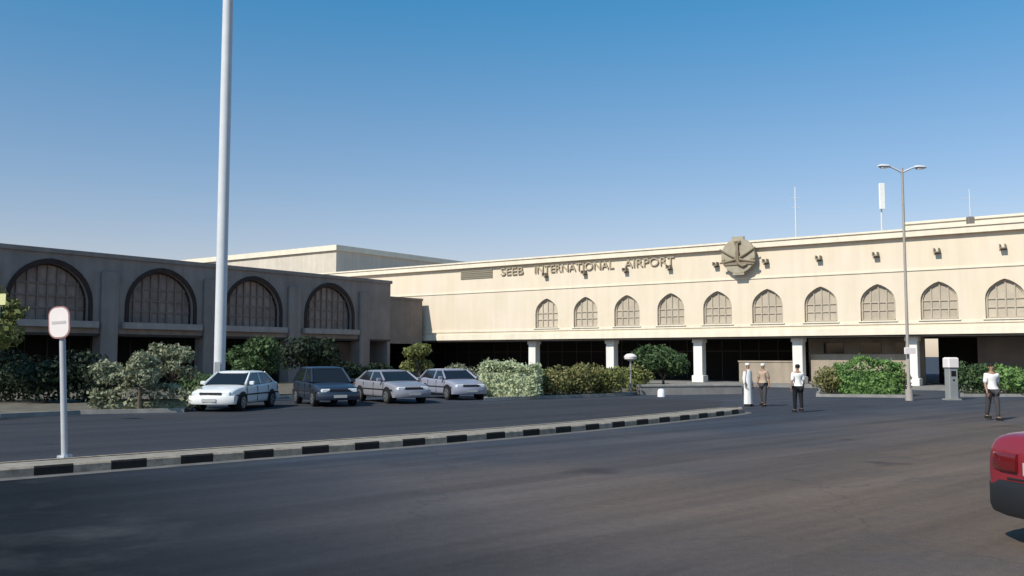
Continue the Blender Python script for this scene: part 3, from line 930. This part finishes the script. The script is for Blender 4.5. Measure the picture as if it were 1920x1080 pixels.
# ------------------------------------------------------------------ cars
def make_car(label, base, heading, paint, group='cars parked along the service lane', L=4.35, Wd=1.70, H=1.40, black_bumper=False, hatch=False):
    t = thing('car', label, 'car', base, heading, group)
    hw = Wd / 2
    k = L / 4.3
    S = [(-2.15, .74, .42, .80), (-2.10, .80, .30, .95), (-1.95, .83, .25, 1.00), (-1.35, .845, .22, 1.01), (-0.8, .85, .20, .96),
         (0.0, .85, .20, .94), (0.85, .85, .20, .93), (1.2, .845, .21, .90), (1.75, .82, .23, .82), (2.02, .77, .27, .73), (2.15, .68, .40, .62)]
    b = MB()
    rings = []
    for x, w, zl, zt in S:
        w = w / .85 * hw; x = x * k
        zm = zl + (zt - zl) * 0.55
        half = [(w * .90, zl), (w * .985, zl + .10), (w, zm), (w * .975, zt - .10), (w * .93, zt - .035), (w * .80, zt), (w * .4, zt + .012)]
        ring = [(x, -y, z) for y, z in half] + [(x, y, z) for y, z in reversed(half)]
        rings.append(ring)
    b.loft(rings, True, True, 0)
    bo = b.build('body', paint, t, True, 60)
    ss = bo.modifiers.new('smooth', 'SUBSURF'); ss.levels = 1; ss.render_levels = 2
    b = MB()
    for sgn in (-1, 1):     # door seams, handles strip, sill moulding
        for xs in (-0.95, 0.05, 0.98):
            b.box(xs * k - 0.008, xs * k + 0.008, sgn * hw * 0.99 - 0.012, sgn * hw * 0.99 + 0.012, 0.32, 0.86, 1)
        b.box(-1.9 * k, 1.8 * k, sgn * hw * 0.995 - 0.012, sgn * hw * 0.995 + 0.014, 0.55, 0.60, 1)
    b.build('side_trim', [paint, M['plastic']], t)
    zb, zt = 0.93, H
    xb0, xb1, xt0, xt1 = -1.62 * k, 1.02 * k, -1.05 * k, 0.30 * k
    if hatch: xb0, xt0 = -2.02 * k, -1.55 * k
    wb_, wt_ = hw * .93, hw * .74
    gl = MB()
    gb = [(xb0, -wb_, zb), (xb1, -wb_, zb), (xb1, wb_, zb), (xb0, wb_, zb)]
    gt = [(xt0, -wt_, zt - .05), (xt1, -wt_, zt - .05), (xt1, wt_, zt - .05), (xt0, wt_, zt - .05)]
    names = ('side_window', 'windscreen', 'side_window', 'rear_window')
    ctr = Vector((0, 0, 1.1))
    for i in range(4):
        j = (i + 1) % 4
        MB().add([gb[i], gb[j], gt[j], gt[i]], [(0, 1, 2, 3)]).build(names[i], M['car_glass'], t)
    rf = MB()
    r0 = [(xt0 - .03, -wt_ - .02), (xt1 + .03, -wt_ - .02), (xt1 + .03, wt_ + .02), (xt0 - .03, wt_ + .02)]
    def rr(sc, z):
        out = []
        cx_, n_ = (xt0 + xt1) / 2, 24
        for i in range(n_):
            a = 2 * math.pi * (i + .5) / n_
            ca, sa = math.cos(a), math.sin(a)
            p = 0.28
            out.append((cx_ + math.copysign(abs(ca) ** p, ca) * ((xt1 - xt0) / 2 + .05) * sc, math.copysign(abs(sa) ** p, sa) * (wt_ + .03) * sc, z))
        return out
    rf.loft([rr(1.0, zt - .075), rr(1.0, zt - .045), rr(.93, zt - .012), rr(.6, zt + .012)], True, True)
    rf.build('roof', paint, t, True, 50)
    for i in range(4):
        MB().tube([gb[i], gt[i]], [0.05, 0.035], 6).build('pillar', paint, t, True)
    for sgn in (-1, 1):
        MB().tube([(-0.32 * k, sgn * wb_, zb), (-0.35 * k, sgn * wt_, zt - .05)], [0.035, 0.03], 6).build('pillar', paint, t, True)
    bmp = M['plastic'] if black_bumper else paint
    for nm, x0, sg in (('bumper', 2.16 * k, 1), ('bumper', -2.16 * k, -1)):
        bm_ = MB()
        rings = []
        for yy in (-1, -.9, -.55, 0, .55, .9, 1):
            xo = x0 + sg * (0.10 - 0.20 * abs(yy) ** 3)
            y = yy * hw * 0.985
            rings.append([(xo - sg * .22, y, .27), (xo - sg * .03, y, .27), (xo, y, .33), (xo, y, .52), (xo - sg * .03, y, .57), (xo - sg * .22, y, .57)])
        bm_.loft(rings, True, True)
        bm_.build(nm, bmp, t, True, 40)
    for sgn in (-1, 1):
        MB().bevel_box(1.98 * k, 2.12 * k, sgn * hw * .62 - .17, sgn * hw * .62 + .17, .58, .70, .02).build('headlight', M['head'], t)
        tl = MB()
        tr_ = []
        for yy, xo in ((.42, 0.0), (.66, 0.01), (.82, .045), (.91, .10), (.965, .24)):
            y = sgn * hw * yy; x = -2.178 * k + xo
            tr_.append([(x, y, .66), (x - .006, y, .67), (x + .004, y, .80), (x + .012, y, .815), (x + .08, y, .815), (x + .08, y, .66)])
        tl.loft(tr_, True, True)
        tl.build('tail_light', M['tail'], t, True, 40)
        mr = MB(); mr.bevel_box(0.72 * k, 0.84 * k, sgn * (hw + .09) - .09, sgn * (hw + .09) + .09, .93, 1.05, .02)
        mr.build('mirror', paint, t)
    MB().box(2.262 * k, 2.275 * k, -.26, .26, .36, .47).build('number_plate', M['plate'], t)
    MB().box(-2.182 * k, -2.16 * k, -.26, .26, .64, .75).build('number_plate', M['plate'], t)
    MB().box(-2.152 * k, -2.12 * k, -.50, .50, .585, .60).build('boot_seam', M['plastic'], t)
    MB().box(2.10 * k, 2.16 * k, -.40, .40, .60, .68).build('grille', M['plastic'], t)
    # wheels with wheel wells
    for xw in (-1.30 * k, 1.32 * k):
        for sgn in (-1, 1):
            y = sgn * (hw - .10)
            def cyl(mb, r, y0, y1, mi=0, n=22):
                mb.loft([[(xw + r * math.cos(6.28318 * i / n), yy, .31 + r * math.sin(6.28318 * i / n)) for i in range(n)] for yy in (y0, y1)], True, True, mi)
            wl = MB()
            cyl(wl, .31, y - sgn * .10, y + sgn * .105); cyl(wl, .27, y + sgn * .105, y + sgn * .118)
            wo = wl.build('wheel', M['tyre'], t, True)
            rm = MB(); cyl(rm, .20, y + sgn * .1185, y + sgn * .128)
            for q in range(5):
                a = q * 6.28318 / 5
                cx_, cz_ = xw + .12 * math.cos(a), .31 + .12 * math.sin(a)
                rm.box(cx_ - .03, cx_ + .03, min(y + sgn * .129, y + sgn * .134), max(y + sgn * .129, y + sgn * .134), cz_ - .03, cz_ + .03, 1)
            rm.build('rim', [M['rim'], M['plastic']], wo, True)
            wa = MB()
            n = 16
            o_, i_ = [], []
            for i in range(n + 1):
                a = math.pi * i / n
                o_.append((xw + .385 * math.cos(a), .31 + .385 * math.sin(a))); i_.append((xw + .32 * math.cos(a), .31 + .32 * math.sin(a)))
            ring_band(wa, o_, i_, sgn * (hw + .004), sgn * (hw - .14))
            wa.build('wheel_arch', M['plastic'], t)
    return t

def face(px, D, deg):
    """heading of a car at px whose nose points at the viewer, turned by deg"""
    p = at_depth(px, D)
    return math.atan2(-p.y, -p.x) + R(deg)
make_car('white car parked beside the dusty pale trees', at_depth(445, 34.6), face(445, 34.6, -24), M['paint_white'])
make_car('navy blue car parked right of the white car', at_depth(610, 37.5), face(610, 37.5, 16), M['paint_navy'], L=4.1, H=1.52, hatch=True)
make_car('silver car parked between the navy car and the lavender car', at_depth(733, 39.8), face(733, 39.8, 26), M['paint_silver'], H=1.36)
make_car('pale lavender car parked left of the clipped pale hedge', at_depth(848, 43.0), face(848, 43.0, 26), M['paint_lavender'], L=3.9, H=1.36, hatch=True)
rc = at_depth(1838, 10.35)
make_car('red car with a black bumper cut off by the right edge of the view', (rc.x + 2.27, rc.y - 0.60, 0), R(14), M['paint_red'], group=None, black_bumper=True, H=1.46).scale = (1.06, 1.06, 1.16)

# low pale wall of the drop-off lane, with a white marker stone in front
a_, b_ = ground_at(1200, 741), ground_at(1392, 739)
lw_ = thing('low_wall', 'low pale grey concrete wall left of the group of pedestrians', 'wall', a_, math.atan2(b_.y - a_.y, b_.x - a_.x))
L_ = (b_ - a_).length
m_ = MB(); m_.bevel_box(0, L_, 0, .35, 0, .42, .02); m_.build('wall', M['pave'], lw_)
m_ = MB(); m_.bevel_box(-.04, L_ + .04, -.04, .39, .423, .52, .02); m_.build('coping', M['kerb_stone'], lw_)
mk = ground_at(1240, 744)
st_ = thing('marker_stone', 'small white painted marker stone in front of the low grey wall', 'bollard', mk)
m_ = MB(); m_.loft([[(r * math.cos(i * .5236), r * math.sin(i * .5236), z) for i in range(12)] for r, z in ((.19, 0), (.18, .28), (.13, .36), (.05, .39))], True, True); m_.build('stone', M['white_metal'], st_, True)

# ------------------------------------------------------------------ people
def skin_mesh(nodes, edges, root, sub=1):
    me = bpy.data.meshes.new('figure')
    keys = list(nodes)
    me.from_pydata([nodes[k][0] for k in keys], [(keys.index(a), keys.index(b)) for a, b in edges] and
                   [(keys.index(a), keys.index(b)) for a, b in edges], [])
    o = bpy.data.objects.new('figure', me)
    COL.objects.link(o)
    sm = o.modifiers.new('skin', 'SKIN')
    sm.use_smooth_shade = True
    for i, k in enumerate(keys):
        sv = me.skin_vertices[0].data[i]
        r = nodes[k][1]
        sv.radius = r if isinstance(r, tuple) else (r, r)
        sv.use_root = (k == root)
    ss = o.modifiers.new('sub', 'SUBSURF'); ss.levels = sub; ss.render_levels = sub
    bpy.context.view_layer.update()
    dg = bpy.context.evaluated_depsgraph_get()
    out = bpy.data.meshes.new_from_object(o.evaluated_get(dg))
    bpy.data.objects.remove(o)
    return out

def person(label, base, facing, height=1.72, kind='robe', top=None, bottom=None, stride=0.0, cap=False, group='pedestrians by the end of the traffic island', bag=None):
    """front is local -y"""
    t = thing('person', label, 'person', base, facing, group)
    t.scale = (height / 1.72,) * 3
    s = stride
    J = {'pelvis': ((0, 0, .95), (.135, .10)), 'waist': ((0, 0, 1.08), (.125, .095)), 'chest': ((0, -.01, 1.27), (.15, .105)),
         'collar': ((0, 0, 1.42), (.11, .08)), 'neck': ((0, .0, 1.49), .052), 'jaw': ((0, -.02, 1.555), (.062, .068)),
         'skull': ((0, -.005, 1.635), (.075, .09)), 'crown': ((0, .0, 1.69), (.055, .065))}
    E = [('pelvis', 'waist'), ('waist', 'chest'), ('chest', 'collar'), ('collar', 'neck'), ('neck', 'jaw'), ('jaw', 'skull'), ('skull', 'crown')]
    for sg, n in ((-1, 'r'), (1, 'l')):
        st = s * sg
        J['hip' + n] = ((sg * .09, 0, .88), .092)
        J['knee' + n] = ((sg * .10, -.02 - .17 * st, .49), .058)
        J['ankle' + n] = ((sg * .10, .02 - .30 * st, .09 + (.05 if st < 0 else 0)), .038)
        J['toe' + n] = ((sg * .115, -.13 - .30 * st, .045 + (.01 if st < 0 else 0)), .036)
        J['shoulder' + n] = ((sg * .165, 0, 1.385), .056)
        J['elbow' + n] = ((sg * .225, .03 + .12 * st, 1.11), .042)
        J['wrist' + n] = ((sg * .245, -.05 + .24 * st, .88), .028)
        J['palm' + n] = ((sg * .245, -.065 + .25 * st, .81), (.022, .038))
        E += [('pelvis', 'hip' + n), ('hip' + n, 'knee' + n), ('knee' + n, 'ankle' + n), ('ankle' + n, 'toe' + n),
              ('collar', 'shoulder' + n), ('shoulder' + n, 'elbow' + n), ('elbow' + n, 'wrist' + n), ('wrist' + n, 'palm' + n)]
    body = skin_mesh(J, E, 'pelvis', 1)
    ex = MB()
    ex.v = [tuple(v.co) for v in body.vertices]; ex.f = [tuple(p.vertices) for p in body.polygons]; ex.m = [0] * len(ex.f)
    for sg, n in ((-1, 'r'), (1, 'l')):       # fingers, thumb, ears, eyes
        pc = Vector(J['palm' + n][0])
        for i, (dy, ln_) in enumerate(((-.030, .068), (-.010, .078), (.010, .072), (.028, .056))):
            a = pc + Vector((0, dy, -.015))
            ex.tube([a, a + Vector((-sg * .004, dy * .2, -ln_ * .55)), a + Vector((-sg * .02, dy * .3 - .006, -ln_))], [.0095, .0085, .007], 6)
        a = pc + Vector((0, -.03, .02))
        ex.tube([a, a + Vector((-sg * .01, -.028, -.03)), a + Vector((-sg * .016, -.036, -.06))], [.011, .010, .008], 6)
        ex.ball((sg * .078, .005, 1.615), (.012, .022, .03), 6, 5)
        ex.ball((sg * .03, -.088, 1.628), (.012, .008, .008), 6, 5, 1)
    ex.tube([(0, -.085, 1.635), (0, -.108, 1.600), (0, -.088, 1.592)], [.010, .014, .010], 6)
    ex.box(-.022, .022, -.087, -.078, 1.562, 1.570, 2)
    ex.build('body', [M['skin'], M['hair'], mat('lips', (0.22, 0.09, 0.07), 0.6)], t, True, 60)
    if cap:
        hr = MB(); hr.loft([[(.088 * math.cos(a * .5236), .10 * math.sin(a * .5236), z) for a in range(12)] for z in (1.645, 1.715)] + [[(.07 * math.cos(a * .5236), .082 * math.sin(a * .5236), 1.73) for a in range(12)]], True, True)
        hr.build('cap', M['cloth_white'], t, True)
    else:
        hr = MB(); hr.ball((0, .014, 1.665), (.086, .098, .075), 14, 8)
        hr.build('hair', M['hair'], t, True)
    def garment(nm, nodes, extra_r, m, root):
        nd = {}
        for k_ in nodes:
            p, r = J[k_]
            r = tuple(q + extra_r for q in r) if isinstance(r, tuple) else r + extra_r
            nd[k_] = (p, r)
        ed = [(a, b) for a, b in E if a in nd and b in nd]
        me = skin_mesh(nd, ed, root, 1)
        me.materials.clear(); me.materials.append(m)
        o = bpy.data.objects.new(nm, me); COL.objects.link(o); o.parent = t
        return o
    if kind == 'robe':
        rb_ = MB()
        prof = [(.10, .19, .16), (.45, .185, .15), (.80, .185, .14), (1.0, .175, .135), (1.2, .185, .135), (1.36, .18, .12), (1.44, .12, .095), (1.475, .068, .066)]
        rg = []
        for z, a_, b_ in prof:
            fl = max(0, (1.0 - z)) * 0.012
            rg.append([((a_ + fl * math.cos(7 * q * .2618)) * math.cos(q * .2618), (b_ + fl * math.cos(7 * q * .2618)) * math.sin(q * .2618), z) for q in range(24)])
        rb_.loft(rg, True, True)
        for sg, n in ((-1, 'r'), (1, 'l')):
            rb_.tube([J['shoulder' + n][0], J['elbow' + n][0], Vector(J['wrist' + n][0]).lerp(Vector(J['elbow' + n][0]), .12)], [.075, .066, .062], 12)
        rb_.build('robe', top, t, True, 60)
    else:
        garment('shirt', ['waist', 'chest', 'collar', 'shoulderl', 'shoulderr', 'elbowl', 'elbowr', 'pelvis'], .028, top, 'waist')
        garment('trousers', ['pelvis', 'hipl', 'hipr', 'kneel', 'kneer', 'anklel', 'ankler'], .024, bottom, 'pelvis')
    for sg, n in ((-1, 'r'), (1, 'l')):
        a, tt = Vector(J['ankle' + n][0]), Vector(J['toe' + n][0])
        sh = MB()
        z0 = min(a.z - .09, .06)
        sh.bevel_box(a.x - .05, a.x + .055, tt.y - .055, a.y + .07, max(0, z0), max(0, z0) + .085, .022)
        sh.build('shoe', M['shoe'], t, True)
    if bag: pass
    return t

def fw(px, D, deg):   # turn so the person's front looks at the viewer, then by deg
    p = at_depth(px, D)
    return math.atan2(-p.y, -p.x) + math.pi / 2 + R(deg)
person('person in a long white robe at the end of the traffic island', ground_at(1403, 762), fw(1403, 36.0, 55), 1.68, 'robe', M['cloth_white'], cap=True)
person('person in a tan shirt, dark trousers and white cap beside the white robed person', ground_at(1432, 762), fw(1432, 36.0, -35), 1.66, 'suit', M['cloth_tan'], M['cloth_grey'], 0.3, cap=True)
person('person in a white shirt and black trousers in front of a terminal column', ground_at(1497, 773), fw(1497, 32.2, 200), 1.66, 'suit', M['cloth_white'], M['cloth_black'], 0.25)
person('person in a white shirt and dark trousers walking near the red car', ground_at(1862, 788), fw(1862, 28, 30), 1.72, 'suit', M['cloth_white'], M['cloth_grey'], 0.45, group=None)

# ------------------------------------------------------------------ poles, signs, lamps
# high mast
mp_ = at_depth(412, 39.0); mp_.z = SZ
mast = thing('light_mast', 'very tall pale light mast rising out of the top of the view', 'light mast', mp_)
MB().tube([(0, 0, 0), (0, 0, 3), (0, 0, 12), (0, 0, 26)], [.235, .235, .23, .20], 16).build('pole', M['mast'], mast, True)
MB().tube([(0, 0, 0), (0, 0, .05)], [.5, .5], 16).build('base_plate', M['galv'], mast)
dm = MB(); dm.box(-.12, .12, -.30, -.26, .7, 1.6); dm.build('service_door', M['galv'], mast)
hd = MB()
for i in range(8):
    a = i * math.pi / 4
    hd.tube([(0, 0, 25.6), (1.2 * math.cos(a), 1.2 * math.sin(a), 25.6)], .05, 6)
    rot = Matrix.Rotation(a, 3, 'Z')
    hd.box(-.2, .2, -.25, .25, -.12, .12, 0, rot, Vector((1.35 * math.cos(a), 1.35 * math.sin(a), 25.5)))
hd.build('lamp_ring', M['galv'], mast)

# street lamp on the right with two arms
lp = ground_at(1705, 751)
lamp = thing('street_lamp', 'slim dull grey street lamp with two pale arms in front of the terminal', 'street lamp', lp, R(8))
MB().tube([(0, 0, 0), (0, 0, 1.2), (0, 0, 10.4)], [.10, .07, .05], 12).build('pole', M['brown_metal'], lamp, True)
MB().tube([(0, 0, 0), (0, 0, .5)], [.17, .16], 12).build('base', M['brown_metal'], lamp, True)
for sg in (-1, 1):
    MB().tube([(0, 0, 10.2), (sg * .5, 0, 10.42), (sg * .70, 0, 10.45)], [.045, .04, .035], 8).build('arm', M['mast'], lamp, True)
    lh = MB()
    lh.loft([[(sg * x, y * w, 10.45 + z * hh) for y, z in ((-1, 0), (-.7, .8), (0, 1), (.7, .8), (1, 0), (.6, -.5), (-.6, -.5))] for x, w, hh in ((.58, .06, .05), (.7, .14, .10), (1.02, .15, .10), (1.16, .07, .05))], True, True)
    lh = lh.build('lamp_head', M['mast'], lamp, True)
    MB().box(min(sg * .72, sg * 1.02), max(sg * .72, sg * 1.02), -.09, .09, 10.36, 10.395).build('lens', M['lamp_glass'], lh)
pb = MB(); pb.bevel_box(-.26, .26, -.20, -.13, 2.05, 2.34, .02); pb = pb.build('notice_plate', M['sign_white'], lamp)

# sign on the island
sp_ = ground_at(121, 857, KH); 
sg_ = thing('road_sign', 'white rounded road sign on a pale pole standing on the striped traffic island', 'road sign', sp_)
sg_.rotation_euler = (0, R(-3.4), R(-10))
sh_ = MB().tube([(0, 0, 0), (0, 0, 2.66)], [.055, .052], 12).build('pole', M['sign_pole'], sg_, True)
MB().tube([(0, 0, 0), (0, 0, .04)], [.13, .12], 12).build('base_plate', M['galv'], sg_)
def plate_pts(w, h, r, y, cz, n=6):
    pts = []
    for cx, cz2, a0 in ((w - r, h - r, 0), (-w + r, h - r, 90), (-w + r, -h + r, 180), (w - r, -h + r, 270)):
        for i in range(n + 1):
            a = R(a0 + 90 * i / n)
            pts.append((cx + r * math.cos(a), y, cz + cz2 + r * math.sin(a)))
    return pts
pm = MB()
pm.loft([plate_pts(.215, .29, .17, -.062, 2.40), plate_pts(.215, .29, .17, -.085, 2.40)], True, True)
pp = pm.build('sign_rim', M['sign_rim'], sg_)
MB().loft([plate_pts(.19, .265, .15, -.0855, 2.40), plate_pts(.19, .265, .15, -.090, 2.40)], True, True).build('sign_face', M['sign_white'], pp)
MB().box(-.14, .14, -.0945, -.0905, 2.375, 2.425).build('sign_mark', M['sign_grey'], pp)
for z_ in (2.28, 2.52):
    MB().box(-.09, .09, -.061, .062, z_ - .02, z_ + .02).build('clamp', M['galv'], sg_)

# pale yellow sign at the left edge
yp = at_depth(-6, 26.5); yp.z = 0
ys = thing('yellow_sign', 'small pale yellow sign cut off by the left edge of the view', 'sign', yp, R(-18))
MB().tube([(0, 0, 0), (0, 0, 3.75)], [.04, .038], 10).build('pole', M['galv'], ys, True)
MB().loft([plate_pts(.30, .16, .03, -.042, 3.58), plate_pts(.30, .16, .03, -.06, 3.58)], True, True).build('sign_face', M['yellow'], ys)

# globe lamp near the dark green tree
gl_p = gd(1182, 47)
gt_ = thing('globe_lamp', 'short garden lamp with a white head in the middle planting bed', 'garden lamp', gl_p)
MB().tube([(0, 0, 0), (0, 0, 1.62)], [.05, .04], 10).build('pole', M['galv'], gt_, True)
g2 = MB(); g2.loft([[(r * math.cos(i * .3927), r * math.sin(i * .3927), z) for i in range(16)] for r, z in ((.08, 1.6), (.30, 1.70), (.33, 1.83), (.20, 1.95), (.05, 1.98))], True, True)
g2.build('lamp_shade', M['sign_white'], gt_, True)

# grey ticket post with pale top on the right
tp = ground_at(1785, 750)
tk = thing('ticket_post', 'grey ticket post with a white head between the lamp post and the green bush', 'ticket machine', tp, R(10))
b_ = MB(); b_.bevel_box(-.22, .22, -.18, .18, 0.06, 1.45, .03); b_.build('cabinet', mat('grey cabinet paint', (0.26, 0.265, 0.26), 0.6, var=0.08), tk)
b_ = MB(); b_.bevel_box(-.27, .27, -.23, .23, 1.455, 1.90, .05); b_.build('head', M['sign_white'], tk)
MB().box(-.12, .12, -.184, -.181, 1.05, 1.30).build('screen', M['glass_dark'], tk)
MB().box(-.30, .30, -.26, .26, 0, .06).build('plinth', M['kerb_stone'], tk)
MB().box(-.05, .05, -.186, -.181, .85, .93).build('coin_slot', M['plastic'], tk)
